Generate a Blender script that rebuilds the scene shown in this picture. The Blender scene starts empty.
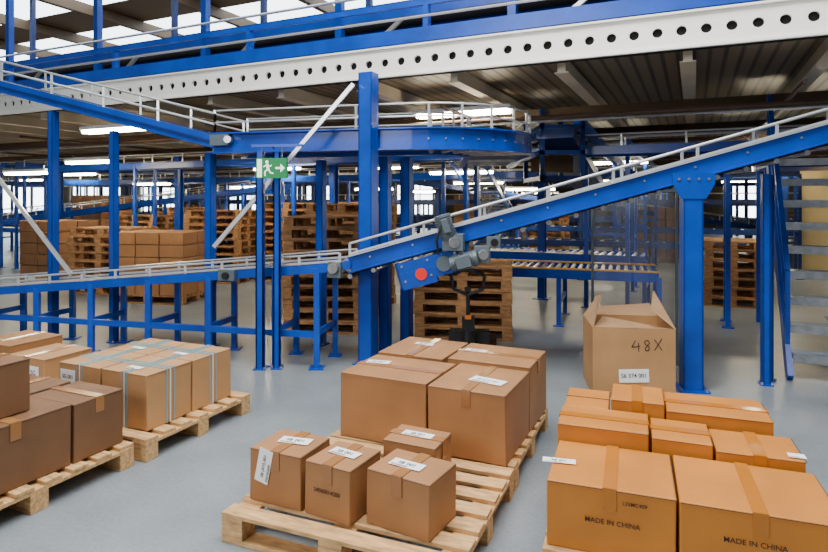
import bpy, math, random
from mathutils import Vector, Matrix
random.seed(7)
scene = bpy.context.scene

# ------------------------------------------------------------ materials
def new_mat(name):
    m = bpy.data.materials.new(name); m.use_nodes = True
    return m, m.node_tree, m.node_tree.nodes['Principled BSDF']

def mat(name, col, rough=0.5, metal=0.0, var=0.0, scale=6.0, stretch=(1,1,1), bump=0.0, col2=None):
    m, nt, b = new_mat(name)
    b.inputs['Roughness'].default_value = rough
    b.inputs['Metallic'].default_value = metal
    if var > 0 or col2:
        tc = nt.nodes.new('ShaderNodeTexCoord'); mp = nt.nodes.new('ShaderNodeMapping')
        mp.inputs['Scale'].default_value = stretch
        ns = nt.nodes.new('ShaderNodeTexNoise'); ns.inputs['Scale'].default_value = scale
        ns.inputs['Detail'].default_value = 6
        rp = nt.nodes.new('ShaderNodeValToRGB')
        c2 = col2 if col2 else tuple(min(1, c*(1+var)) for c in col)
        c1 = tuple(c*(1-var) for c in col)
        rp.color_ramp.elements[0].position = 0.3; rp.color_ramp.elements[1].position = 0.7
        rp.color_ramp.elements[0].color = (*c1, 1); rp.color_ramp.elements[1].color = (*c2, 1)
        nt.links.new(tc.outputs['Object'], mp.inputs['Vector'])
        nt.links.new(mp.outputs['Vector'], ns.inputs['Vector'])
        nt.links.new(ns.outputs['Fac'], rp.inputs['Fac'])
        nt.links.new(rp.outputs['Color'], b.inputs['Base Color'])
        if bump > 0:
            bp = nt.nodes.new('ShaderNodeBump'); bp.inputs['Strength'].default_value = bump
            nt.links.new(ns.outputs['Fac'], bp.inputs['Height'])
            nt.links.new(bp.outputs['Normal'], b.inputs['Normal'])
    else:
        b.inputs['Base Color'].default_value = (*col, 1)
    return m

def emis(name, col, s):
    m, nt, b = new_mat(name)
    b.inputs['Base Color'].default_value = (*col, 1)
    b.inputs['Emission Color'].default_value = (*col, 1)
    b.inputs['Emission Strength'].default_value = s
    return m

BLUE = mat('blue_paint', (0.0015, 0.060, 0.43), 0.28, 0, 0.22, 3)
BLUE_D = mat('blue_paint_deep_shade', (0.001, 0.022, 0.15), 0.42, 0, 0.15, 3)  # darker copy of the blue, puts shade into the colour of far steelwork
STEEL = mat('galvanised_steel', (0.45, 0.47, 0.50), 0.30, 0.85, 0.2, 12)
RAIL = mat('rail_aluminium', (0.70, 0.73, 0.76), 0.3, 0.6)
CREAM = mat('cream_beam_paint', (0.93, 0.93, 0.87), 0.45, 0, 0.04, 2)
JOIST = mat('joist_paint', (0.62, 0.55, 0.42), 0.5, 0, 0.1, 2)
BLACK = mat('black_rubber', (0.006, 0.006, 0.008), 0.5)
DARK = mat('interior_shade', (0.006, 0.005, 0.004), 0.8)
GREYM = mat('motor_grey', (0.12, 0.16, 0.19), 0.4, 0.3)
WOOD = mat('pallet_wood', (0.60, 0.36, 0.155), 0.75, 0, 0.36, 5, (2, 9, 9), 0.25)
WOOD_D = mat('pallet_wood_aged', (0.36, 0.18, 0.07), 0.8, 0, 0.4, 5, (2, 9, 9), 0.2)
KR_MID = mat('cardboard_kraft', (0.355, 0.165, 0.060), 0.58, 0, 0.14, 3.5, (1, 1, 1), 0.08)
KR_OR = mat('cardboard_golden', (0.52, 0.185, 0.018), 0.52, 0, 0.13, 3.5, (1, 1, 1), 0.08)
KR_LT = mat('cardboard_light', (0.48, 0.255, 0.105), 0.64, 0, 0.12, 3.5, (1, 1, 1), 0.08)
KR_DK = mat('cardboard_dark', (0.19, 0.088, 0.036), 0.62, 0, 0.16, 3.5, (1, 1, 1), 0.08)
KR_IN = mat('cardboard_inside', (0.42, 0.25, 0.13), 0.8, 0, 0.1, 4)
TAPE = mat('packing_tape', (0.34, 0.155, 0.056), 0.14)
TAPE_O = mat('packing_tape_golden', (0.46, 0.16, 0.016), 0.14)
WHITE = mat('label_paper', (0.93, 0.94, 0.95), 0.5)
INK = mat('black_ink', (0.01, 0.01, 0.015), 0.6)
INK_SHADE = mat('brown_ink_and_crease_shade', (0.035, 0.015, 0.008), 0.6)
STRAP = mat('strapping_band', (0.18, 0.38, 0.45), 0.35)
STRAPW = mat('strapping_band_white', (0.75, 0.80, 0.80), 0.35)
RED = mat('red_sticker', (0.85, 0.015, 0.008), 0.4)
ORANGE = mat('orange_paint', (0.75, 0.20, 0.02), 0.4)
YELLOW = mat('yellow_paint', (0.80, 0.42, 0.06), 0.4)
PIPE = mat('sprinkler_pipe_paint', (0.06, 0.03, 0.018), 0.5)
GREEN = emis('exit_green', (0.0, 0.20, 0.055), 0.2)
SIGNW = emis('exit_white', (0.85, 0.95, 0.9), 0.8)
TUBE = emis('fluorescent_tube', (1.0, 0.87, 0.60), 50)
SKYL = emis('skylight_glass', (0.85, 0.95, 1.0), 5.5)
WIN = emis('window_glass', (0.85, 0.95, 1.0), 8.0)
WALL = mat('wall_plaster', (0.07, 0.055, 0.035), 0.8, 0, 0.25, 1)
WALLY = mat('wall_cream', (0.72, 0.56, 0.28), 0.8, 0, 0.1, 1)
STEPM = mat('stair_tread', (0.10, 0.17, 0.29), 0.4, 0.3)
BEAMB = mat('truss_brown', (0.09, 0.055, 0.028), 0.6)

def film_mat():
    m, nt, b = new_mat('plastic_film')
    b.inputs['Base Color'].default_value = (.8, .84, .88, 1); b.inputs['Roughness'].default_value = .12
    b.inputs['Alpha'].default_value = .14
    return m
FILM = film_mat()

def floor_mat():
    m, nt, b = new_mat('concrete_floor')
    tc = nt.nodes.new('ShaderNodeTexCoord')
    n1 = nt.nodes.new('ShaderNodeTexNoise'); n1.inputs['Scale'].default_value = 1.1; n1.inputs['Detail'].default_value = 9
    n2 = nt.nodes.new('ShaderNodeTexNoise'); n2.inputs['Scale'].default_value = 45; n2.inputs['Detail'].default_value = 4
    r1 = nt.nodes.new('ShaderNodeValToRGB')
    r1.color_ramp.elements[0].position = .3; r1.color_ramp.elements[1].position = .72
    r1.color_ramp.elements[0].color = (0.17, 0.197, 0.218, 1); r1.color_ramp.elements[1].color = (0.29, 0.325, 0.352, 1)
    mx = nt.nodes.new('ShaderNodeMixRGB'); mx.blend_type = 'OVERLAY'; mx.inputs['Fac'].default_value = 0.25
    nt.links.new(tc.outputs['Object'], n1.inputs['Vector']); nt.links.new(tc.outputs['Object'], n2.inputs['Vector'])
    nt.links.new(n1.outputs['Fac'], r1.inputs['Fac'])
    nt.links.new(r1.outputs['Color'], mx.inputs[1]); nt.links.new(n2.outputs['Fac'], mx.inputs[2])
    nt.links.new(mx.outputs['Color'], b.inputs['Base Color'])
    b.inputs['Roughness'].default_value = 0.34
    return m
FLOOR = floor_mat()

def ceil_mat():
    m, nt, b = new_mat('deck_underside')
    tc = nt.nodes.new('ShaderNodeTexCoord')
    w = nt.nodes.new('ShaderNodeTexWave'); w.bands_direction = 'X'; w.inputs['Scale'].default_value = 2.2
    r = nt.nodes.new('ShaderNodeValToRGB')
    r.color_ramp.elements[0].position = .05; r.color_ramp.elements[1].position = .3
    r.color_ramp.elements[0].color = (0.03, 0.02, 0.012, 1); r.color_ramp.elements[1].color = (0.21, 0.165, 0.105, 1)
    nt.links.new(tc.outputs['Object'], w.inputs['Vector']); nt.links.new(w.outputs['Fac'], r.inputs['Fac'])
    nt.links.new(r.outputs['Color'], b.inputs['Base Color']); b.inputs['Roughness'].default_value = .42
    return m
CEIL = ceil_mat()

# ------------------------------------------------------------ mesh builder
class MB:
    def __init__(s): s.v = []; s.f = []; s.m = []; s.mats = []
    def mi(s, m):
        if m not in s.mats: s.mats.append(m)
        return s.mats.index(m)
    def add(s, vs, fs, m):
        o = len(s.v); s.v += [tuple(v) for v in vs]; k = s.mi(m)
        for f in fs: s.f.append([i+o for i in f]); s.m.append(k)
    def hexa(s, vs, m):
        s.add(vs, [(0,3,2,1),(4,5,6,7),(0,1,5,4),(1,2,6,5),(2,3,7,6),(3,0,4,7)], m)
    def box(s, x0, x1, y0, y1, z0, z1, m):
        s.hexa([(x0,y0,z0),(x1,y0,z0),(x1,y1,z0),(x0,y1,z0),(x0,y0,z1),(x1,y0,z1),(x1,y1,z1),(x0,y1,z1)], m)
    def cbox(s, c, sz, m, yaw=0):
        R = Matrix.Rotation(math.radians(yaw), 3, 'Z'); c = Vector(c)
        vs = []
        for dz in (-.5, .5):
            for dx, dy in ((-.5,-.5),(.5,-.5),(.5,.5),(-.5,.5)):
                vs.append(c + R @ Vector((dx*sz[0], dy*sz[1], dz*sz[2])))
        s.hexa(vs, m)
    def beam(s, p1, p2, w, h, m):
        p1 = Vector(p1); p2 = Vector(p2); d = (p2-p1).normalized()
        up = Vector((0,0,1)) if abs(d.z) < .95 else Vector((0,1,0))
        n = up.cross(d).normalized(); u = d.cross(n).normalized()
        vs = []
        for sh in (-.5, .5):
            for p, sw in ((p1,-.5),(p2,-.5),(p2,.5),(p1,.5)):
                vs.append(p + n*(sw*w) + u*(sh*h))
        s.hexa(vs, m)
    def tube(s, p1, p2, r, m, n=8, r2=None):
        p1 = Vector(p1); p2 = Vector(p2); d = (p2-p1).normalized()
        r2 = r if r2 is None else r2
        up = Vector((0,0,1)) if abs(d.z) < .9 else Vector((1,0,0))
        a = up.cross(d).normalized(); b = d.cross(a)
        vs = []
        for i in range(n):
            t = 2*math.pi*i/n; vs.append(p1 + (a*math.cos(t)+b*math.sin(t))*r)
        for i in range(n):
            t = 2*math.pi*i/n; vs.append(p2 + (a*math.cos(t)+b*math.sin(t))*r2)
        fs = [(i, (i+1)%n, n+(i+1)%n, n+i) for i in range(n)]
        fs += [tuple(range(n-1,-1,-1)), tuple(range(n, 2*n))]
        s.add(vs, fs, m)
    def path(s, pts, r, m, n=8):
        for a, b in zip(pts, pts[1:]): s.tube(a, b, r, m, n)
    def obj(s, name, loc=(0,0,0), yaw=0, parent=None, bevel=0, smooth=False):
        me = bpy.data.meshes.new(name); me.from_pydata(s.v, [], s.f)
        for m in s.mats: me.materials.append(m)
        for p, k in zip(me.polygons, s.m): p.material_index = k
        me.update()
        o = bpy.data.objects.new(name, me); scene.collection.objects.link(o)
        o.location = loc; o.rotation_euler = (0, 0, math.radians(yaw))
        if parent: o.parent = parent
        if bevel:
            b = o.modifiers.new('bevel', 'BEVEL'); b.width = bevel; b.segments = 2; b.limit_method = 'ANGLE'
        if smooth:
            for p in me.polygons: p.use_smooth = True
        return o

def text(parent, name, body, size, M, m, sx=1.0, bold=.012):
    c = bpy.data.curves.new(name, 'FONT'); c.body = body; c.size = size
    c.align_x = 'CENTER'; c.align_y = 'CENTER'; c.extrude = 0.0004; c.offset = size*bold
    t = bpy.data.objects.new(name, c); scene.collection.objects.link(t)
    bpy.context.view_layer.update()
    me = bpy.data.meshes.new_from_object(t.evaluated_get(bpy.context.evaluated_depsgraph_get()))
    bpy.data.objects.remove(t); bpy.data.curves.remove(c)
    me.materials.clear(); me.materials.append(m)
    for p in me.polygons: p.material_index = 0
    o = bpy.data.objects.new(name, me); scene.collection.objects.link(o)
    o.parent = parent; o.matrix_local = M @ Matrix.Diagonal((sx, 1, 1, 1))
    return o

def frame(face, W, D, H, cx, cy, rot, off):
    if face == 'front': o, ex, ey, n = Vector((0,0,0)), Vector((1,0,0)), Vector((0,0,1)), Vector((0,-1,0))
    elif face == 'top': o, ex, ey, n = Vector((0,0,H)), Vector((1,0,0)), Vector((0,1,0)), Vector((0,0,1))
    else: o, ex, ey, n = Vector((W,0,0)), Vector((0,1,0)), Vector((0,0,1)), Vector((1,0,0))
    p = o + ex*cx + ey*cy + n*off
    M = Matrix(((ex.x, ey.x, n.x, p.x), (ex.y, ey.y, n.y, p.y), (ex.z, ey.z, n.z, p.z), (0,0,0,1)))
    return M @ Matrix.Rotation(math.radians(rot), 4, 'Z')

def carton(x, y, z, W, D, H, yaw, m, tape='x', labels=(), texts=(), tm=None, straps=False):
    """cardboard box, origin at its front-left-bottom corner"""
    tm = tm or TAPE
    b = MB(); j = lambda: random.uniform(-.004, .004)
    b.hexa([(0+j(),0+j(),0),(W+j(),0+j(),0),(W+j(),D+j(),0),(0+j(),D+j(),0),
            (0+j(),0+j(),H),(W+j(),0+j(),H),(W+j(),D+j(),H),(0+j(),D+j(),H)], m)
    o = b.obj('cardboard_box', (x, y, z), -yaw, bevel=0.006)
    t = MB(); e = .0045
    if tape == 'x':
        t.box(-.001, W+.001, D/2-.028, D/2+.028, H-.001, H+e, tm)
        t.box(W, W+e, D/2-.028, D/2+.028, H-.09, H+e, tm)
        t.box(-e, 0, D/2-.028, D/2+.028, H-.09, H+e, tm)
    elif tape == 'y':
        t.box(W/2-.028, W/2+.028, -.001, D+.001, H-.001, H+e, tm)
        t.box(W/2-.028, W/2+.028, -e, 0, H-.09, H+e, tm)
    elif tape == 'seam':
        t.box(0, W, D/2-.002, D/2+.002, H-.001, H+.003, INK_SHADE)
    # dark strips painted as the crease shadow under the lid flaps
    t.box(.004, W-.004, -.0030, 0, H-.006, H-.0045, INK_SHADE); t.box(W, W+.0030, .004, D-.004, H-.006, H-.0045, INK_SHADE)
    if straps:
        for q in (W*.46, W*.52, W*.58):
            t.box(q-.004, q+.004, -e, 0.0, 0, H+e, STRAP if q != W*.52 else STRAPW); t.box(q-.004, q+.004, -e, D+e, H, H+e, STRAP)
        for q in (D*.42, D*.50, D*.58):
            t.box(W, W+e, q-.004, q+.004, 0, H+e, STRAP if q != D*.50 else STRAPW)
            t.box(-e, W+e, q-.004, q+.004, H, H+e, STRAP)
    if t.v: t.obj('tape', parent=o)
    for (face, cx, cy, w, h, rot, body) in labels:
        l = MB(); l.box(-w/2, w/2, -h/2, h/2, 0, .0015, WHITE)
        lo = l.obj('label', parent=o); lo.matrix_local = frame(face, W, D, H, cx, cy, rot, .005)
        if body:
            text(o, 'label_text', body, min(h*.5, w/len(body)*1.5), frame(face, W, D, H, cx, cy+.0, rot, .0072), INK)
        bars = MB(); xx = -w*.42
        while xx < w*.1:
            ww = random.choice((.0015, .003)); bars.box(xx, xx+ww, -h*.46, -h*.29, 0, .0006, INK); xx += ww+.003
        bo = bars.obj('barcode', parent=o); bo.matrix_local = frame(face, W, D, H, cx, cy, rot, .007)
    for (face, cx, cy, size, body, mm) in texts:
        text(o, 'print', body, size, frame(face, W, D, H, cx, cy, 0, .005), mm, bold=.004)
    return o

def pallet_geo(b, x, y, z, W, D, m, n=7, bw=.1, M=None):
    def bx(x0, x1, y0, y1, z0, z1):
        vs = [(x0,y0,z0),(x1,y0,z0),(x1,y1,z0),(x0,y1,z0),(x0,y0,z1),(x1,y0,z1),(x1,y1,z1),(x0,y1,z1)]
        if M is not None: vs = [M @ Vector(v) for v in vs]
        b.hexa(vs, m)
    for i in range(n):
        yy = y + (D-bw)*i/(n-1); e = random.uniform(-.004, .004); bx(x+e, x+W+e, yy, yy+bw, z+.122, z+.144+random.uniform(-.002, .001))
    for q in (0, (W-.12)/2, W-.12):
        bx(x+q, x+q+.12, y, y+D, z+.1, z+.122)
    for q in (0, (W-.12)/2, W-.12):
        for p in (0, (D-.1)/2, D-.1):
            bx(x+q, x+q+.12, y+p, y+p+.1, z+.022, z+.1)
    for p in (0, (D-.1)/2, D-.1):
        bx(x, x+W, y+p, y+p+.1, z, z+.022)

def pallet(x, y, W, D, yaw, n=7, m=None):
    b = MB(); pallet_geo(b, 0, 0, 0, W, D, m or WOOD, n)
    return b.obj('wooden_pallet', (x, y, 0), -yaw, bevel=.003)

def pallet_stack(x, y, count, yaw, W=1.2, D=.8, m=None):
    b = MB()
    for i in range(count):
        M = Matrix.Translation((random.uniform(-.02,.02), random.uniform(-.02,.02), 0)) @ Matrix.Rotation(random.uniform(-.02,.02), 4, 'Z')
        pallet_geo(b, 0, 0, i*.145, W, D, m or WOOD_D, 6, .1, M)
    return b.obj('pallet_stack', (x, y, 0), -yaw)

def off(o, r, d, yaw):
    a = math.radians(yaw)
    return (o[0] + r*math.cos(a) + d*math.sin(a), o[1] - r*math.sin(a) + d*math.cos(a))

YB = 25.0   # building yaw
def BF(a, b, z=0):
    p = off((0, 0), a, b, YB); return Vector((p[0], p[1], z))

# ------------------------------------------------------------ room shell
b = MB(); b.box(-36, 18, -8, 36, -.1, 0, FLOOR); b.obj('floor', yaw=-YB)
CZ = 3.08
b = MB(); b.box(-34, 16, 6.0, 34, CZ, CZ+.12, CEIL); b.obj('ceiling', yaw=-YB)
b = MB()
a = -33.4
while a < 15.5:
    b.box(a-.04, a+.04, 6.06, 33.9, CZ-.15, CZ-.002, JOIST); b.box(a-.07, a+.07, 6.06, 33.9, CZ-.16, CZ-.15, JOIST); a += 1.15
bb = 8.3
while bb < 33:
    b.box(-33.9, 15.9, bb-.05, bb+.05, CZ-.34, CZ-.172, BEAMB); bb += 2.6
b.obj('ceiling_joists', yaw=-YB)
b = MB()
for bb in (7.2, 9.4, 11.2, 13.9, 17, 21):
    b.tube((-33.8, bb, CZ-.44), (15.8, bb, CZ-.44), .03, PIPE, 8)
    b.tube((-33.8, bb+.5, CZ-.42), (15.8, bb+.5, CZ-.42), .018, STEEL, 6)
    if bb > 8: b.box(-33.8, 15.8, bb+1.0, bb+1.25, CZ-.50, CZ-.44, PIPE)
for aa in (-14, -10.2, -6.1, -2.6, .9, 2.8, 5.5):
    b.tube((aa, 6.3, CZ-.37), (aa, 33, CZ-.37), .022, PIPE, 8)
b.obj('sprinkler_pipes', yaw=-YB)
b = MB(); b.box(-34, 16, 34, 34.2, 0, 8, WALL); b.obj('wall_back', yaw=-YB)
b = MB(); b.box(-34.2, -34, 6, 34.2, 0, 8, WALL); b.obj('wall_left', yaw=-YB)
b = MB(); b.box(16, 16.2, 6, 34.2, 0, 8, WALL); b.obj('wall_right', yaw=-YB)
k = 1
for a, wd in ((-31, 3.2), (-25, 3.2), (-17, 2.4), (1.5, 2.4), (5.4, 1.6), (8, 4.8)):
    b = MB(); b.box(a, a+wd, 33.93, 33.97, .7, 2.6, WIN)
    for q in range(int(wd/.8)+1): b.box(a+q*.8-.03, a+q*.8+.03, 33.88, 33.93, .7, 2.6, BEAMB)
    for q in (.7, 1.65, 2.6): b.box(a-.03, a+wd+.03, 33.88, 33.93, q-.03, q+.03, BEAMB)
    b.obj('window_%d' % k, yaw=-YB); k += 1
for bb in range(9, 32, 5):
    b = MB(); b.box(-33.97, -33.93, bb, bb+3.4, .9, 2.5, WIN)
    for q in range(5): b.box(-33.93, -33.88, bb+q*.85-.03, bb+q*.85+.03, .9, 2.5, BEAMB)
    b.obj('window_%d' % k, yaw=-YB); k += 1
# inner cream partition on the right side of the hall, with a window strip
b = MB(); b.box(2.1, 5.4, 15.48, 15.6, 0, 2.55, WALLY); b.obj('wall_partition', yaw=-YB)
b = MB(); b.box(3.1, 4.9, 15.42, 15.46, .95, 2.05, WIN)
for q in (3.1, 3.7, 4.3, 4.9): b.box(q-.025, q+.025, 15.38, 15.42, .95, 2.05, BEAMB)
for q in (.95, 2.05): b.box(3.07, 4.93, 15.38, 15.42, q-.025, q+.025, BEAMB)
b.obj('window_%d' % k, yaw=-YB)
# roof above the mezzanine
b = MB()
bb = 6.5; i = 0
while bb < 34:
    b.box(-34, 16, bb, bb+1.6, 7.0, 7.05, SKYL if i % 2 == 0 else BEAMB); bb += 1.6; i += 1
a = -33
while a < 15:
    b.box(a-.08, a+.08, 6.5, 34, 6.7, 6.98, BEAMB); a += 3.0
b.obj('roof', yaw=-YB)

# ------------------------------------------------------------ perforated mezzanine edge beam (real holes)
b = MB(); z0, z1 = 3.00, 3.335; cell = .20; R = .044; n = 16; yb = 5.88
a = -30.0
cz = (z0+z1)/2; hw = cell/2; hh = .1
while a < 9.0:
    cx = a+hw; ci = []; oi = []
    for i in range(n):
        t = 2*math.pi*(i/n); c, s_ = math.cos(t), math.sin(t)
        ci.append((cx+R*c, yb, cz+R*s_))
        k_ = 1/max(abs(c)/hw, abs(s_)/hh); oi.append((cx+k_*c, yb, cz+k_*s_))
    b.add(ci+oi, [(i, n+i, n+(i+1)%n, (i+1)%n) for i in range(n)], CREAM)
    bk = [(p[0], yb+.03, p[2]) for p in ci]
    b.add(ci+bk, [(i, (i+1)%n, n+(i+1)%n, n+i) for i in range(n)], CREAM)
    a += cell
b.box(-30, 9, yb, yb+.006, cz+hh-.001, z1, CREAM); b.box(-30, 9, yb, yb+.006, z0, cz-hh+.001, CREAM)
b.box(-30, 9, yb-.035, yb, z1-.02, z1, CREAM); b.box(-30, 9, yb-.035, yb, z0, z0+.02, CREAM)
b.box(-30, 9, yb+.05, yb+.09, z0, z1, DARK)  # near-black sheet paints the shade inside the channel behind the holes
b.obj('perforated_edge_beam', yaw=-YB)

# upper level steelwork above edge beam
b = MB()
b.box(-30, 9, 5.84, 5.95, 3.345, 3.50, BLUE)
b.box(-30, 9, 5.86, 5.90, 3.74, 3.80, BLUE)
for z in (3.62,):
    b.tube((-30, 5.86, z), (9, 5.86, z), .015, RAIL, 6)
b.box(-30, 9, 6.9, 7.0, 4.0, 4.2, BLUE); b.box(-30, 9, 7.7, 7.8, 4.0, 4.2, BLUE)
b.box(-30, 9, 7.0, 7.7, 4.12, 4.16, BLACK)
b.tube((-30, 6.9, 4.32), (9, 6.9, 4.32), .02, RAIL, 6)
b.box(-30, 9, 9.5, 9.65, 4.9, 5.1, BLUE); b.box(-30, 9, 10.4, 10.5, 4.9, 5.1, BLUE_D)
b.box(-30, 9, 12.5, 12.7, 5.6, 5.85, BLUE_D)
a = -29
while a < 8:
    b.box(a-.03, a+.03, 5.86, 5.94, 3.5, 3.8, BLUE)
    b.box(a+.6, a+.7, 6.9, 7.0, 3.2, 6.98, BLUE)
    b.box(a-.4, a-.3, 9.5, 9.6, 3.2, 6.98, BLUE_D)
    b.beam((a+.65, 6.95, 3.3), (a+1.6, 6.95, 4.0), .04, .05, STEEL)
    a += 2.4
b.obj('upper_conveyor_gantry', yaw=-YB)

# ------------------------------------------------------------ columns
def column(x, y, w, h, yaw=YB, m=BLUE, name='steel_column', d=None):
    d = d or w
    b = MB(); t = .012
    b.box(-w/2, w/2, -d/2, -d/2+t, 0, h, m); b.box(-w/2, w/2, d/2-t, d/2, 0, h, m)
    b.box(-w/2+.0, w/2, -t/2, t/2, 0, h, m)
    b.box(-w/2, -w/2+t, -d/2, d/2, 0, h, m); b.box(w/2-t, w/2, -d/2, d/2, 0, h, m)
    b.box(-w*.8, w*.8, -d*.8, d*.8, 0, .012, m)
    for sx in (-1, 1):
        for sy in (-1, 1): b.tube((sx*w*.65, sy*d*.65, .012), (sx*w*.65, sy*d*.65, .03), .012, STEEL, 6)
    return b.obj(name, (x, y, 0), -yaw)

# incline conveyor geometry
A = Vector((-.62, 5.8, 1.03)); B = Vector((3.45, 5.0, 2.21))
def IP(t, dn=0, dz=0):
    p = A + (B-A)*t; n = Vector((.193, .981, 0)); return p + n*dn + Vector((0, 0, dz))
TE = 1.36
c = column(2.42, 5.24, .16, 1.755, 11)
# gusset head
b = MB(); b.hexa([(-.10,-.09,1.66),(.10,-.09,1.66),(.10,-.06,1.66),(-.10,-.06,1.66),(-.17,-.09,1.79),(.17,-.09,1.79),(.17,-.06,1.79),(-.17,-.06,1.79)], BLUE)
b.box(-.17, .17, -.09, -.06, 1.79, 1.88, BLUE)
for q in (-.12, -.04, .04, .12): b.tube((q, -.1, 1.83), (q, -.088, 1.83), .012, STEEL, 6)
b.obj('head_plate', parent=c)
column(-.46, 6.06, .15, 2.93)
column(-.30, 6.30, .10, 2.1)
column(-.08, 6.62, .11, 2.12)
column(-1.50, 5.86, .075, 2.12, 0); column(-1.34, 5.88, .065, 2.12, 0)
column(-2.30, 6.78, .09, 2.18); column(-1.06, 6.85, .09, 2.1)
column(-4.28, 7.12, .085, 2.7); column(-3.48, 6.96, .075, 2.45)
column(3.14, 5.36, .065, 1.88, 11); column(3.26, 5.5, .05, 1.88, 11)

def rails(b, p1, p2, h, step, r=.012, m=None, two=False):
    p1 = Vector(p1); p2 = Vector(p2); L = (p2-p1).length; n = max(1, int(L/step))
    m = m or RAIL; up = Vector((0,0,h))
    b.tube(p1+up, p2+up, r, m)
    if two: b.tube(p1+up*.5, p2+up*.5, r, m)
    for i in range(n+1):
        p = p1 + (p2-p1)*(i/n); b.beam(p-Vector((0,0,.02)), p+up, .025, .012, m)

# incline conveyor
b = MB()
for dn in (0, .55):
    s_ = -.02 if dn == 0 else .02
    b.beam(IP(0, dn), IP(TE, dn), .035, .15, BLUE)
    b.beam(IP(0, dn+s_, .078), IP(TE, dn+s_, .078), .06, .012, RAIL)
    b.beam(IP(0, dn+s_, -.078), IP(TE, dn+s_, -.078), .06, .012, BLUE)
    b.beam(IP(0, dn, .10), IP(TE, dn, .10), .025, .02, RAIL)
    rails(b, IP(0, dn, .1), IP(TE, dn, .1), .10, .62)
for i in range(14):
    q = IP(.05+i*.1, -.018, .02); b.tube(q, q+Vector((-.002, -.01, 0)), .011, STEEL, 6)
b.beam(IP(0, .275, .07), IP(TE, .275, .07), .5, .012, BLACK)
b.beam(IP(0, .275, -.10), IP(TE, .275, -.10), .5, .01, BLACK)
for i in range(24):
    t = i/24*TE; b.tube(IP(t, 0, -.12), IP(t, .55, -.12), .024, STEEL, 8)
b.tube(IP(0, -.01), IP(0, .56), .07, STEEL, 16); b.tube(IP(-.005, -.05), IP(-.005, -.01), .045, BLUE, 12)
ic = b.obj('incline_conveyor')

# drive unit: blue guard box + gear motors + red sticker
b = MB()
g = Vector((.17, 5.53, 1.04)); sl = (B-A).normalized(); ny = Vector((-.193, -.981, 0))
upv = ny.cross(sl).normalized(); upv = upv if upv.z > 0 else -upv
def dp(u, v, w=0): return g + sl*u + upv*v + ny*w
b.beam(dp(-.31, 0), dp(.28, 0), .10, .20, BLUE)
b.beam(dp(-.31, -.07), dp(.02, -.07), .11, .15, BLUE)
b.beam(dp(-.33, 0), dp(-.31, 0), .12, .22, BLUE_D)
b.tube(dp(-.11, -.04, .056), dp(-.11, -.04, .062), .055, RED, 24)
for q in (-.27, -.02, .24):
    for v in (-.07, .07): b.tube(dp(q, v, .05), dp(q, v, .062), .011, STEEL, 8)
b.tube(dp(.12, 0, .05), dp(.12, 0, .07), .07, GREYM, 20)
b.tube(dp(.24, .01, .05), dp(.24, .01, .08), .045, STEEL, 20)
b.obj('conveyor_drive_unit', parent=ic)
b = MB()
def motor(b, c, ax, L, r):
    c = Vector(c); ax = Vector(ax).normalized()
    b.tube(c-ax*L/2, c+ax*L/2, r*.86, GREYM, 20)
    for i in range(9):
        q = c-ax*L*.42+ax*(L*.84*i/8); b.tube(q, q+ax*L*.03, r, GREYM, 20)
    b.tube(c+ax*L/2, c+ax*(L/2+.03), r*.95, GREYM, 20, r*.8)
    b.beam(c-ax*L*.3+Vector((0,-r*.95,0)), c+ax*L*.3+Vector((0,-r*.95,0)), .06, r*1.3, GREYM)
motor(b, (.28, 5.42, 1.42), (.3, 0, -.95), .20, .085)
b.cbox((.36, 5.45, 1.27), (.19, .17, .15), GREYM, -11)
b.tube((.36, 5.345, 1.27), (.36, 5.37, 1.27), .05, STEEL, 16)
motor(b, (.44, 5.40, 1.10), (1, -.2, .28), .22, .08)
b.cbox((.62, 5.45, 1.16), (.14, .14, .15), GREYM, -11)
b.tube((.62, 5.35, 1.16), (.62, 5.38, 1.16), .045, STEEL, 16)
b.cbox((.72, 5.43, 1.27), (.12, .10, .10), GREYM, -11)
b.tube((.72, 5.36, 1.27), (.72, 5.38, 1.27), .035, BLACK, 16)
b.path([(.26, 5.36, 1.46), (.20, 5.36, 1.30), (.22, 5.38, 1.16)], .012, BLACK)
b.obj('motors', parent=ic, bevel=.006)

# lower left conveyor
C0 = Vector((-.72, 5.82, 1.0)); C1 = Vector((-6.5, 7.23, .45))
def LP(t, dn=0, dz=0):
    p = C0+(C1-C0)*t; n = Vector((.236, .972, 0)); return p+n*dn+Vector((0,0,dz))
b = MB()
for dn in (0, .5):
    b.beam(LP(0, dn), LP(1, dn), .035, .085, BLUE); b.beam(LP(0, dn, .06), LP(1, dn, .06), .03, .02, RAIL)
    rails(b, LP(0, dn, .06), LP(1, dn, .06), .075, .4, .01)
b.beam(LP(0, .25, .035), LP(1, .25, .035), .45, .01, BLACK)
for i in range(60): b.tube(LP(i/60, 0, -.03), LP(i/60, .5, -.03), .018, STEEL, 6)
for i, t in enumerate((.04, .115, .24, .36, .48, .60, .72, .86)):
    p = LP(t, 0); q = LP(t, .5)
    for w in (p, q):
        b.beam(Vector((w.x, w.y, 0)), w, .055, .055, BLUE)
        b.cbox((w.x, w.y, .006), (.14, .14, .012), BLUE)
    b.beam(Vector((p.x, p.y, .35)), Vector((q.x, q.y, .35)), .04, .06, BLUE)
for t0, t1 in ((.04,.24), (.24,.48), (.48,.72), (.72,.86)):
    p = LP(t0); q = LP(t1); b.beam((p.x, p.y, .33), (q.x, q.y, .33), .04, .06, BLUE)
b.tube(LP(.0, -.03), LP(0, .53), .055, STEEL, 14)
b.cbox(LP(.005, -.05, -.02), (.13, .05, .15), GREYM, -14); b.tube(LP(.005, -.12), LP(.005, -.07), .05, STEEL, 14)
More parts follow.
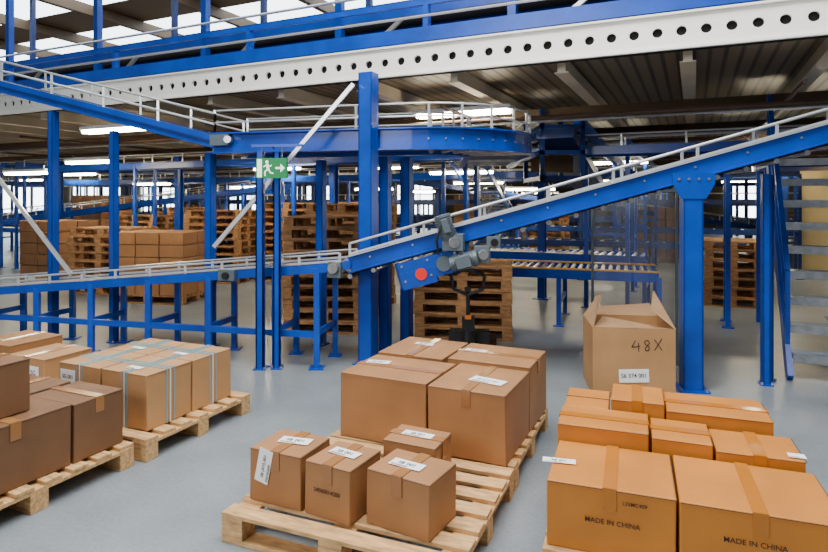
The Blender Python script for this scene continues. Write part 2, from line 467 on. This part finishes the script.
b.cbox(LP(.2, -.04, .0), (.18, .06, .11), GREYM, -14); b.tube(LP(.2, -.1), LP(.2, -.07), .035, BLACK, 14)
b.obj('low_belt_conveyor')

# upper left conveyor + curved conveyor
U0 = Vector((-7.7, 7.79, 3.72)); U1 = Vector((-2.19, 6.6, 2.29))
def UP(t, dn=0, dz=0):
    p = U0+(U1-U0)*t; n = Vector((.21, .977, 0)); return p+n*dn+Vector((0,0,dz))
b = MB()
for dn in (0, .65):
    b.beam(UP(0, dn), UP(1, dn), .04, .14, BLUE); b.beam(UP(0, dn-.02), UP(1, dn-.02), .05, .02, BLUE_D)
    rails(b, UP(0, dn, .07), UP(1, dn, .07), .24, .7, .011, two=True)
b.beam(UP(0, .325, .06), UP(1, .325, .06), .6, .012, BLACK); b.beam(UP(0, .325, -.05), UP(1, .325, -.05), .6, .012, BLACK)
b.obj('descending_conveyor')

outer = [Vector((-2.19, 6.6, 0)), Vector((-1.4, 6.40, 0)), Vector((-.6, 6.2, 0))]
for i in range(0, 13):
    t = math.radians(-102 + i*102/12); outer.append(Vector((.22+1.15*math.cos(t), 7.2+1.15*math.sin(t), 0)))
outer += [Vector((1.40, 8.2, 0)), Vector((1.5, 9.6, 0))]
inner = []
for i, p in enumerate(outer):
    a_ = outer[max(0, i-1)]; c_ = outer[min(len(outer)-1, i+1)]; d = (c_-a_).normalized()
    inner.append(p + Vector((-d.y, d.x, 0))*.7)
b = MB(); Z = Vector((0, 0, 1))
for pts, sgn in ((outer, 1), (inner, -1)):
    for p, q in zip(pts, pts[1:]):
        d = (q-p).normalized(); p2 = p-d*.006; q2 = q+d*.006
        b.beam(p2+Z*2.27, q2+Z*2.27, .04, .20, BLUE)
        nn = Vector((d.y, -d.x, 0))*sgn*.03
        b.beam(p2+Z*2.375+nn, q2+Z*2.375+nn, .09, .015, BLUE); b.beam(p2+Z*2.165+nn, q2+Z*2.165+nn, .09, .015, BLUE)
        for h in (2.50, 2.63): b.tube(p+Z*h, q+Z*h, .010, RAIL, 6)
    for i in range(0, len(pts), 2):
        b.beam(pts[i]+Z*2.36, pts[i]+Z*2.64, .025, .012, RAIL)
for i in range(len(outer)-1):
    for z, mm in ((2.36, BLACK), (2.2, BLUE_D)):
        b.add([outer[i]+Z*z, outer[i+1]+Z*z, inner[i+1]+Z*z, inner[i]+Z*z], [(0,1,2,3)], mm)
for i in range(0, len(outer), 2):
    b.tube(outer[i]+Z*2.2, inner[i]+Z*2.2, .03, STEEL, 8)
for i in range(4, 15, 1):
    p = outer[i]; q = outer[i-1]; d = (p-q).normalized(); nn = Vector((d.y, -d.x, 0))
    b.tube(p+Z*2.27+nn*.02, p+Z*2.27+nn*.032, .012, STEEL, 6)
b.cbox((-2.1, 6.52, 2.30), (.22, .08, .12), GREYM, -14); b.tube((-2.0, 6.42, 2.3), (-2.0, 6.52, 2.3), .04, STEEL, 12)
b.obj('curved_conveyor')

# diagonal braces
b = MB()
b.beam((-2.05, 6.15, 1.17), (-.60, 5.95, 2.80), .03, .04, RAIL)
b.obj('diagonal_brace')
b = MB(); b.beam((-4.75, 6.80, 1.95), (-3.88, 6.80, .80), .03, .04, RAIL); b.obj('diagonal_brace')

# exit sign
b = MB()
b.box(-.15, .15, -.02, .02, -.095, .095, GREEN)
yy = -.0225
def flat(pts, m=SIGNW):
    n_ = len(pts); b.add([(x*.92, yy, z) for x, z in pts]+[(x*.92, -.019, z) for x, z in pts],
        [tuple(range(n_))]+[(i, n_+i, n_+(i+1)%n_, (i+1)%n_) for i in range(n_)], m)
def seg(x0, z0, x1, z1, w):
    dx, dz = x1-x0, z1-z0; L = math.hypot(dx, dz); nx, nz = -dz/L*w/2, dx/L*w/2
    flat([(x0-nx, z0-nz), (x1-nx, z1-nz), (x1+nx, z1+nz), (x0+nx, z0+nz)])
flat([(-.15,-.085),(-.10,-.085),(-.10,.085),(-.15,.085)])
hx, hz = -.045, .058
flat([(hx+.016*math.cos(t*math.pi/6), hz+.016*math.sin(t*math.pi/6)) for t in range(12)])
seg(-.045, .038, -.030, -.012, .026)
seg(-.045, .032, -.082, .012, .010); seg(-.038, .032, -.010, .015, .010); seg(-.010, .015, .004, .030, .010)
seg(-.034, -.010, -.068, -.035, .013); seg(-.068, -.035, -.064, -.075, .012)
seg(-.028, -.012, -.006, -.045, .013); seg(-.006, -.045, .024, -.050, .012)
seg(.045, 0, .115, 0, .018); flat([(.100,-.04),(.145,0),(.100,.04)])
for q in (-.1, .1): b.tube((q, 0, .09), (q, 0, .22), .006, STEEL, 6)
b.box(-.2, .3, -.012, .012, .2, .225, BLUE); b.beam((.0, .0, .21), (-.06, .22, .21), .02, .02, BLUE)
b.obj('exit_sign', (-1.34, 5.66, 1.95), -8)

# ------------------------------------------------------------ stairs
b = MB(); W = .95; n = 9; rise = .235; run = .19
for i in range(1, n+1):
    z = i*rise; y = i*run
    b.box(.03, W-.03, y-.11, y+.11, z-.045, z, STEPM); b.box(.03, W-.03, y-.118, y-.105, z-.075, z+.004, STEEL)
for x in (0, W):
    b.beam((x, .05, 0), (x, (n+.5)*run, (n+.3)*rise), .045, .19, BLUE)
    for i in (1, 5, 9):
        b.beam((x, i*run, i*rise), (x, i*run, i*rise+.75), .04, .04, BLUE)
    b.beam((x, run, rise+.75), (x, n*run, n*rise+.75), .045, .05, BLUE)
    b.beam((x, run, rise+.4), (x, n*run, n*rise+.4), .035, .035, BLUE)
b.box(-.02, W+.02, n*run+.12, n*run+1.3, n*rise-.08, n*rise, BLUE)
for x in (0, W):
    for y in (n*run+.2, n*run+1.25): b.box(x-.03, x+.03, y-.03, y+.03, 0, n*rise-.08, BLUE)
b.obj('steel_staircase', (3.42, 5.45, 0), -YB)

# ------------------------------------------------------------ foreground: centre load
L = (-.93, 2.90)
pallet(L[0], L[1], 1.2, 1.0, 22.5, 7)
p = off(L, 0, 1.03, 22.5); pallet(p[0], p[1], 1.2, 1.05, 22.5, 7)
T = .145
carton(-.826, 3.02, T, .305, .27, .262, 24, KR_MID, 'y',
       labels=[('top', .17, .15, .17, .075, 8, 'SB 001'), ('front', .09, .185, .17, .08, 78, 'SB (XV) 001')])
carton(-.524, 2.885, T, .262, .27, .255, 28, KR_MID, 'y',
       labels=[('top', .13, .15, .16, .07, -4, 'SB 001')], texts=[('front', .13, .13, .028, '24060014200', INK_SHADE)])
carton(-.222, 2.80, T, .335, .265, .255, 31, KR_MID, 'y', labels=[('top', .15, .12, .17, .07, 0, 'SB 001')])
carton(-.165, 3.125, T, .30, .23, .262, 25, KR_MID, 'x', labels=[('top', .15, .12, .17, .06, 0, 'SB 001')])
S = (-.473, 3.84)
def put(O, r, d, z, W, D, H, yaw, m, **kw):
    q = off(O, r, d, yaw); return carton(q[0], q[1], z, W, D, H, yaw, m, **kw)
put(S, 0, 0, T, .60, .49, .405, 25, KR_MID, tape='x', labels=[('top', .12, .30, .16, .07, 10, 'SS 001')])
put(S, .615, .0, T, .475, .54, .40, 25, KR_MID, tape='y', labels=[('top', .30, .22, .22, .10, -10, 'SS (XV) 001')])
put(S, 0, .505, T, .50, .53, .42, 25, KR_MID, tape='y', labels=[('top', .22, .33, .15, .06, 0, 'SS 001')])
put(S, .515, .555, T, .575, .48, .42, 25, KR_MID, tape='x', labels=[('top', .12, .26, .16, .06, 0, 'SS 001')])

# ------------------------------------------------------------ right load
O = (.58, 2.62); y2 = 20
q = off(O, -.02, -.03, y2); pallet(q[0], q[1], 1.2, 1.20, y2, 9)
kw = dict(tm=TAPE_O)
put(O, 0, 0, T, .52, .465, .285, y2, KR_OR, tape='y', labels=[('top', .03, .20, .15, .05, 6, 'SB 001')],
    texts=[('front', .27, .145, .030, 'MADE IN CHINA', INK_SHADE), ('front', .36, .235, .022, 'L35MC409', INK_SHADE)], **kw)
put(O, .53, -.01, T, .58, .475, .285, y2, KR_OR, tape='y',
    texts=[('front', .27, .165, .030, 'MADE IN CHINA', INK_SHADE)], **kw)
put(O, -.01, .475, T, .435, .30, .365, y2, KR_OR, tape='x', **kw)
put(O, .44, .49, T, .27, .29, .345, y2, KR_OR, tape='x', **kw)
put(O, .72, .48, T, .37, .30, .325, y2, KR_OR, tape='y', labels=[('top', .34, .05, .07, .05, 0, '')], **kw)
put(O, -.01, .80, T, .235, .33, .355, y2, KR_OR, tape='seam', **kw)
put(O, .24, .80, T, .27, .30, .415, y2, KR_OR, tape='y', **kw)
put(O, .52, .80, T, .50, .34, .385, y2, KR_OR, tape='x', **kw)

# ------------------------------------------------------------ left loads
y3 = 24
F = (-1.733, 3.895)
q = off(F, -1.0, -.10, y3); pallet(q[0], q[1], 1.1, 1.0, y3, 7)
for (r, d, lab) in ((-.85, 0, 1), (-.42, 0, 0), (-.85, .405, 1), (-.42, .405, 1)):
    put(F, r, d, T, .415, .395, .363, y3, KR_LT, tape='seam', straps=True,
        labels=[('front', .1, .27, .15, .10, 0, 'SG 001')] if (lab and d == 0) else [('top', .2, .1, .12, .05, 0, '')])
G = (-1.74, 3.73)
q = off(G, -1.1, -1.2, y3); pallet(q[0], q[1], 1.1, 1.2, y3, 8)
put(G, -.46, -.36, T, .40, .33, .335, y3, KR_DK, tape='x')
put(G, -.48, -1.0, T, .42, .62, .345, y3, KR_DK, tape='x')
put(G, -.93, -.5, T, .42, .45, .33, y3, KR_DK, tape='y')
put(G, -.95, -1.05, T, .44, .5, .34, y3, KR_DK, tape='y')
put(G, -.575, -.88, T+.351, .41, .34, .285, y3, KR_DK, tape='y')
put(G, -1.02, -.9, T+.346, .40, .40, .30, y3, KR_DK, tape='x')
Hh = off(F, -1.1, .0, y3)
q = off(Hh, -1.15, -.02, y3); pallet(q[0], q[1], 1.15, 1.0, y3, 7)
put(Hh, -.5, .12, T, .42, .4, .31, y3, KR_LT, tape='y', labels=[('front', .11, .2, .12, .1, 0, '12'), ('front', .3, .2, .12, .1, 0, 'SG')])
put(Hh, -1.0, .15, T, .46, .45, .36, y3, KR_MID, tape='y')

# ------------------------------------------------------------ open carton on right with flaps
b = MB(); W, D, H, t = .66, .58, .58, .008
b.box(0, W, 0, t, 0, H, KR_LT); b.box(0, W, D-t, D, 0, H, KR_LT)
b.box(0, t, t, D-t, 0, H, KR_LT); b.box(W-t, W, t, D-t, 0, H, KR_LT); b.box(t, W-t, t, D-t, .0, .01, KR_LT)
def flap(p, m=KR_IN):
    u = (Vector(p[1])-Vector(p[0])).cross(Vector(p[3])-Vector(p[0])).normalized()*.006
    b.hexa([Vector(v) for v in p]+[Vector(v)+u for v in p], m)
flap([(0,0,H),(0,D,H),(.12,D-.08,H+.20),(.07,.05,H+.27)])
flap([(0,D,H),(W,D,H),(W-.05,D+.10,H+.10),(.1,D+.08,H+.06)])
flap([(W,0,H),(W,D,H),(W-.06,D-.10,H+.25),(W-.16,.16,H+.14)])
flap([(0,0,H),(W,0,H),(W-.06,.22,H-.03),(.12,.24,H+.05)])
o = b.obj('open_cardboard_box', (1.50, 5.03, 0), -8)
l = MB(); l.box(-.12, .12, -.055, .055, 0, .0015, WHITE); lo = l.obj('label', parent=o); lo.matrix_local = frame('front', W, D, H, .33, .19, 3, .003)
text(o, 'label_text', 'S6 374 001', .046, frame('front', W, D, H, .33, .19, 3, .0056), INK)
# marker handwriting 48X as thin strokes
l = MB()
def stroke(pts, w=.006):
    for (x0, y0), (x1, y1) in zip(pts, pts[1:]): l.beam((x0, y0, 0), (x1, y1, 0), w, .001, INK_SHADE)
stroke([(.0,.095),(-.035,.04),(.035,.045)]); stroke([(.022,.075),(.018,.0)])
stroke([(.10,.09),(.075,.085),(.07,.065),(.105,.035),(.10,.008),(.075,.005),(.07,.025),(.11,.065),(.10,.09)])
stroke([(.15,.095),(.205,.0)]); stroke([(.21,.098),(.145,.004)])
lo = l.obj('handwriting', parent=o); lo.matrix_local = frame('front', W, D, H, .35, .39, 5, .003)

# film dispenser stand: two thin posts and a clear film sheet behind the open box
b = MB()
for x in (0, .82):
    b.box(x-.012, x+.012, -.012, .012, 0, 1.75, GREYM); b.box(x-.06, x+.06, -.06, .06, 0, .012, GREYM)
b.box(-.02, .84, -.015, .015, 1.73, 1.76, GREYM)
fs = []; vs = []; n = 24
for i in range(n+1):
    x = .012+.796*i/n; y = .025*math.sin(i*1.1)+.01*math.sin(i*2.7)
    vs += [(x, y*1.6, .05), (x, y, .9), (x, y*.4, 1.73)]
for i in range(n):
    for k_ in range(2): fs.append((i*3+k_, i*3+3+k_, i*3+4+k_, i*3+1+k_))
b.add(vs, fs, FILM)
b.obj('plastic_film_stand', (1.83, 6.15, 0), -8)

# ------------------------------------------------------------ pallet stacks
pallet_stack(-1.62, 7.40, 10, 5, 1.0, .8)
pallet_stack(-.0, 7.15, 6, 8, 1.15, .8)
pallet_stack(-1.7, 9.3, 11, 20, 1.2, .8)
pallet_stack(4.55, 9.4, 7, YB, .8, 1.0)
for (a_, b_, n_) in ((-12, 9.5, 9), (-13.8, 12.2, 10), (-9.5, 14.2, 11), (-10.9, 14.4, 9), (-18, 17, 12), (-4.5, 17, 10), (-6, 22, 12), (2, 22, 10), (3.4, 22, 8), (7.5, 17.5, 11)):
    p = BF(a_, b_); pallet_stack(p.x, p.y, n_, YB)

# distant box loads on pallets
def load(x, y, nx, ny, nz, w, d, h, yaw, m):
    W = nx*w; D = ny*d
    b = MB(); pallet_geo(b, 0, 0, 0, W, D, WOOD_D)
    o = b.obj('loaded_pallet', (x, y, 0), -yaw)
    b = MB()
    for i in range(nx):
        for j in range(ny):
            for k_ in range(nz):
                e = random.uniform(.004, .014)
                b.box(i*w+e, (i+1)*w-e, j*d+e, (j+1)*d-e, .146+k_*h, .146+(k_+1)*h-.012, m)
    b.obj('boxes', parent=o, bevel=.005)
load(-4.85, 9.6, 3, 2, 5, .42, .45, .2, 10, KR_MID)
pallet_stack(-6.1, 10.6, 8, 12)
pallet_stack(-4.6, 12.0, 10, 12); pallet_stack(-3.2, 12.3, 11, 12)
load(-7.9, 12.0, 2, 2, 5, .5, .5, .22, 20, KR_DK)
for (a_, b_, m) in ((-16, 11.3, KR_MID), (-20, 18, KR_DK), (-7, 18, KR_MID), (9.2, 17, KR_LT), (-1.5, 17, KR_DK), (11, 22, KR_MID)):
    p = BF(a_, b_); load(p.x, p.y, 3, 2, random.randint(3, 5), .42, .5, .33, YB, m)

# ------------------------------------------------------------ background roller conveyors
def conveyor(p1, p2, w, name='roller_conveyor', side=.12, roll=.16, m=BLUE, rail=False, edge=None, legs=1.6):
    P1 = Vector(p1); P2 = Vector(p2); yaw = math.atan2(P2.y-P1.y, P2.x-P1.x); Lh = math.hypot(P2.x-P1.x, P2.y-P1.y)
    p1 = Vector((0, 0, P1.z)); p2 = Vector((Lh, 0, P2.z))
    d = (p2-p1); L = d.length; d.normalize()
    n = Vector((0, 1, 0)); b = MB()
    for s in (-.5, .5):
        b.beam(p1+n*w*s, p2+n*w*s, .04, side, m)
        if edge: b.beam(p1+n*w*s+Vector((0,0,side/2+.01)), p2+n*w*s+Vector((0,0,side/2+.01)), .05, .02, edge)
        if rail: rails(b, p1+n*w*s+Vector((0,0,.06)), p2+n*w*s+Vector((0,0,.06)), .16, .8, .012)
    k_ = int(L/roll)
    for i in range(k_):
        q = p1+d*(i+.5)*roll+Vector((0,0,.03)); b.tube(q-n*w*.48, q+n*w*.48, .028, STEEL, 6)
    k_ = max(1, int(L/legs))
    for i in range(k_+1):
        q = p1+d*(L*i/k_)
        for s in (-.5, .5):
            r = q+n*w*s; b.beam((r.x, r.y, 0), r, .06, .06, m); b.cbox((r.x, r.y, .006), (.14,.14,.012), m)
        b.beam(q+n*w*.5-Vector((0,0,q.z*.55)), q-n*w*.5-Vector((0,0,q.z*.55)), .04, .05, m)
    return b.obj(name, (P1.x, P1.y, 0), math.degrees(yaw))
conveyor((.9, 8.7, .68), (3.2, 7.9, .68), .9, edge=YELLOW, roll=.1, legs=1.0)
conveyor((1.2, 10.4, .75), (3.6, 9.3, .75), .8, edge=None, roll=.12)
for (a0, a1, b_, z, w) in ((-20, -5, 10.8, .8, .6), (-22, 1.2, 13.0, .75, .6), (-24, 9, 16.1, .9, .7), (-26, 10, 20.7, 1.0, .7), (-28, 12, 26.5, .9, .8),
                           (-20, -1, 11.8, 2.15, .6), (-24, 2, 15.0, 2.2, .6), (-26, 10, 19.2, 2.3, .7), (-6, 12, 24, 2.2, .7),
                           (-14, 4, 9.0, 2.35, .5), (-24, 8, 17.2, 1.6, .5), (-26, 12, 23, 1.5, .5)):
    conveyor(BF(a0, b_, z), BF(a1, b_, z), w, rail=z > 1.5, roll=.3, legs=3.1, m=BLUE if b_ < 12 else BLUE_D)  # far conveyors get the darker blue copy as painted shade
for (a_, b0, b1, z) in ((-1.2, 9.5, 24, 2.5), (3.5, 16.6, 24, .8), (6.0, 16, 30, 2.5), (-9, 9.3, 12.4, 1.0), (-15, 9, 15, 2.5)):
    conveyor(BF(a_, b0, z), BF(a_, b1, z), .6, rail=False, roll=.3, legs=3.1)
# descending conveyors in the background
conveyor(BF(-3.6, 9.6, 2.5), BF(-4.4, 15, 1.0), .6, rail=True, roll=.3, legs=3)
conveyor(BF(-18, 9.6, .9), BF(-9, 12.0, 2.0), .6, rail=True, roll=.3, legs=3)
conveyor(BF(-24, 12, .9), BF(-13, 17.4, 2.0), .6, rail=True, roll=.3, legs=3)
conveyor(BF(-8, 14, 2.3), BF(1.5, 18.5, .9), .6, rail=True, roll=.3, legs=3, m=BLUE_D)

# building columns under the mezzanine, one object each
for bi in range(5):
    for ai in range(12):
        a_ = -31+ai*4.1; b_ = 10+bi*5.3
        c = MB(); m_ = BLUE_D if bi else BLUE  # posts behind the first row take the painted-shade blue
        c.box(-.06, .06, -.08, -.065, 0, CZ-.345, m_); c.box(-.06, .06, .065, .08, 0, CZ-.345, m_); c.box(-.01, .01, -.065, .065, 0, CZ-.345, m_)
        c.box(-.13, .13, -.13, .13, 0, .015, m_)
        p = BF(a_, b_); c.obj('mezzanine_post', (p.x, p.y, 0), -YB)

# hanging steel frame behind the curve
b = MB()
for x in (1.75, 2.3):
    for y in (8.2, 9.4): b.box(x-.03, x+.03, y-.03, y+.03, 1.9, CZ-.18, BLUE_D)
for z in (1.95, 2.3, 2.65):
    for y in (8.2, 9.4): b.box(1.72, 2.33, y-.03, y+.03, z-.03, z+.03, BLUE_D)
    for x in (1.75, 2.3): b.box(x-.03, x+.03, 8.2, 9.4, z-.03, z+.03, BLUE_D)
b.beam((1.9, 8.1, 2.55), (3.1, 10.6, 1.9), .5, .14, BLUE_D); b.beam((2.2, 8.1, 2.75), (4.2, 11.4, 2.0), .08, .14, BLUE)
b.beam((1.8, 8.6, 2.2), (2.2, 8.8, 2.2), .4, .3, BEAMB)
b.obj('hanging_conveyor_frame')

# pallet jack
b = MB()
b.box(-.27, -.11, .25, 1.15, .03, .085, BLACK); b.box(.11, .27, .25, 1.15, .03, .085, BLACK)
b.box(-.20, .20, .12, .28, .06, .34, BLACK); b.tube((0, .02, .1), (0, .02, .42), .06, BLACK, 14)
b.tube((-.06, .0, .085), (.06, 0, .085), .085, BLACK, 18)
b.tube((0, 0, .40), (0, -.10, .80), .02, BLACK)
b.box(-.06, .06, -.04, .04, .38, .52, BLACK); b.box(-.03, .03, -.07, -.055, .50, .54, ORANGE)
b.path([(0, -.10, .74), (-.14, -.12, .80), (-.16, -.14, .93), (-.05, -.15, .98), (.05, -.15, .98), (.16, -.14, .93), (.14, -.12, .80), (0, -.10, .74)], .016, BLACK)
b.box(-.03, .03, -.13, -.09, .78, .82, BLACK)
b.obj('pallet_jack', (.53, 5.85, 0), -8)

# ------------------------------------------------------------ lights
def fixture(p, yaw=-YB, e=30, L=1.3):
    b = MB(); b.box(-L/2, L/2, -.09, .09, 0, .05, WHITE)
    for s in (-.05, .05): b.tube((-L/2+.03, s, -.025), (L/2-.03, s, -.025), .028, TUBE, 8)
    for s in (-.5, .5): b.tube((s, 0, .05), (s, 0, .12), .006, STEEL, 6)
    o = b.obj('fluorescent_light', p, yaw)
    if e > 0:
        ld = bpy.data.lights.new('lamp', 'AREA'); ld.shape = 'RECTANGLE'; ld.size = L; ld.size_y = .3; ld.energy = e; ld.color = (1, .82, .54)
        lo = bpy.data.objects.new('lamp', ld); scene.collection.objects.link(lo); lo.parent = o; lo.location = (0, 0, -.06)
for (x, y, z) in ((.62, 7.7, 2.78), (-4.5, 9.0, 2.72), (-6.2, 11.5, 2.4), (-.5, 13.5, 2.4), (-3.2, 14, 2.4), (4.2, 12.5, 2.45), (7.5, 13, 2.45),
                  (-9.5, 17, 2.4), (2, 19, 2.4), (9, 22, 2.4), (-5, 21, 2.4), (-14, 22, 2.4), (-7.6, 11.8, 2.2), (13, 24, 2.4), (5.5, 8.6, 2.5),
                  (-2.6, 11, 2.4), (.9, 11.5, 2.2), (-12, 15, 2.3), (5, 17, 2.2), (1.6, 15, 2.1)):
    fixture((x, y, z), e=14)
for (x, y, z) in ((-4.2, 15.5, 2.0), (-7, 16, 2.1), (-1.2, 18, 2.0), (3.0, 15.5, 1.95), (-10.5, 18.5, 2.2), (6.4, 19, 2.1), (-2.2, 16, 2.3), (4.4, 21, 1.9), (-6.5, 24, 2.1), (.4, 23, 2.0)):
    fixture((x, y, z), e=0)

def area(name, loc, rot, sx, sy, e, col):
    ld = bpy.data.lights.new(name, 'AREA'); ld.shape = 'RECTANGLE'; ld.size = sx; ld.size_y = sy; ld.energy = e; ld.color = col
    lo = bpy.data.objects.new(name, ld); scene.collection.objects.link(lo); lo.location = loc; lo.rotation_euler = [math.radians(v) for v in rot]
area('skylight_lamp', (-.2, 2.9, 6.5), (0, 0, 0), 6, 3, 820, (1.0, .98, .94))
area('front_fill_lamp', (-6, -4, 5.0), (58, 0, -48), 4, 3, 520, (1.0, .98, .95))  # added fill lamp behind the camera, brightens the carton fronts

w = bpy.data.worlds.new('world'); scene.world = w; w.use_nodes = True
bg = w.node_tree.nodes['Background']; bg.inputs['Color'].default_value = (.88, .94, 1.0, 1); bg.inputs['Strength'].default_value = .20

# ------------------------------------------------------------ camera
cd = bpy.data.cameras.new('camera'); cam = bpy.data.objects.new('camera', cd); scene.collection.objects.link(cam)
cam.location = (0, 0, 1.65); cam.rotation_euler = (math.radians(90), 0, 0)
cd.sensor_width = 36; cd.lens = 36*600/828; cd.shift_y = -76/828; cd.clip_end = 200
scene.camera = cam
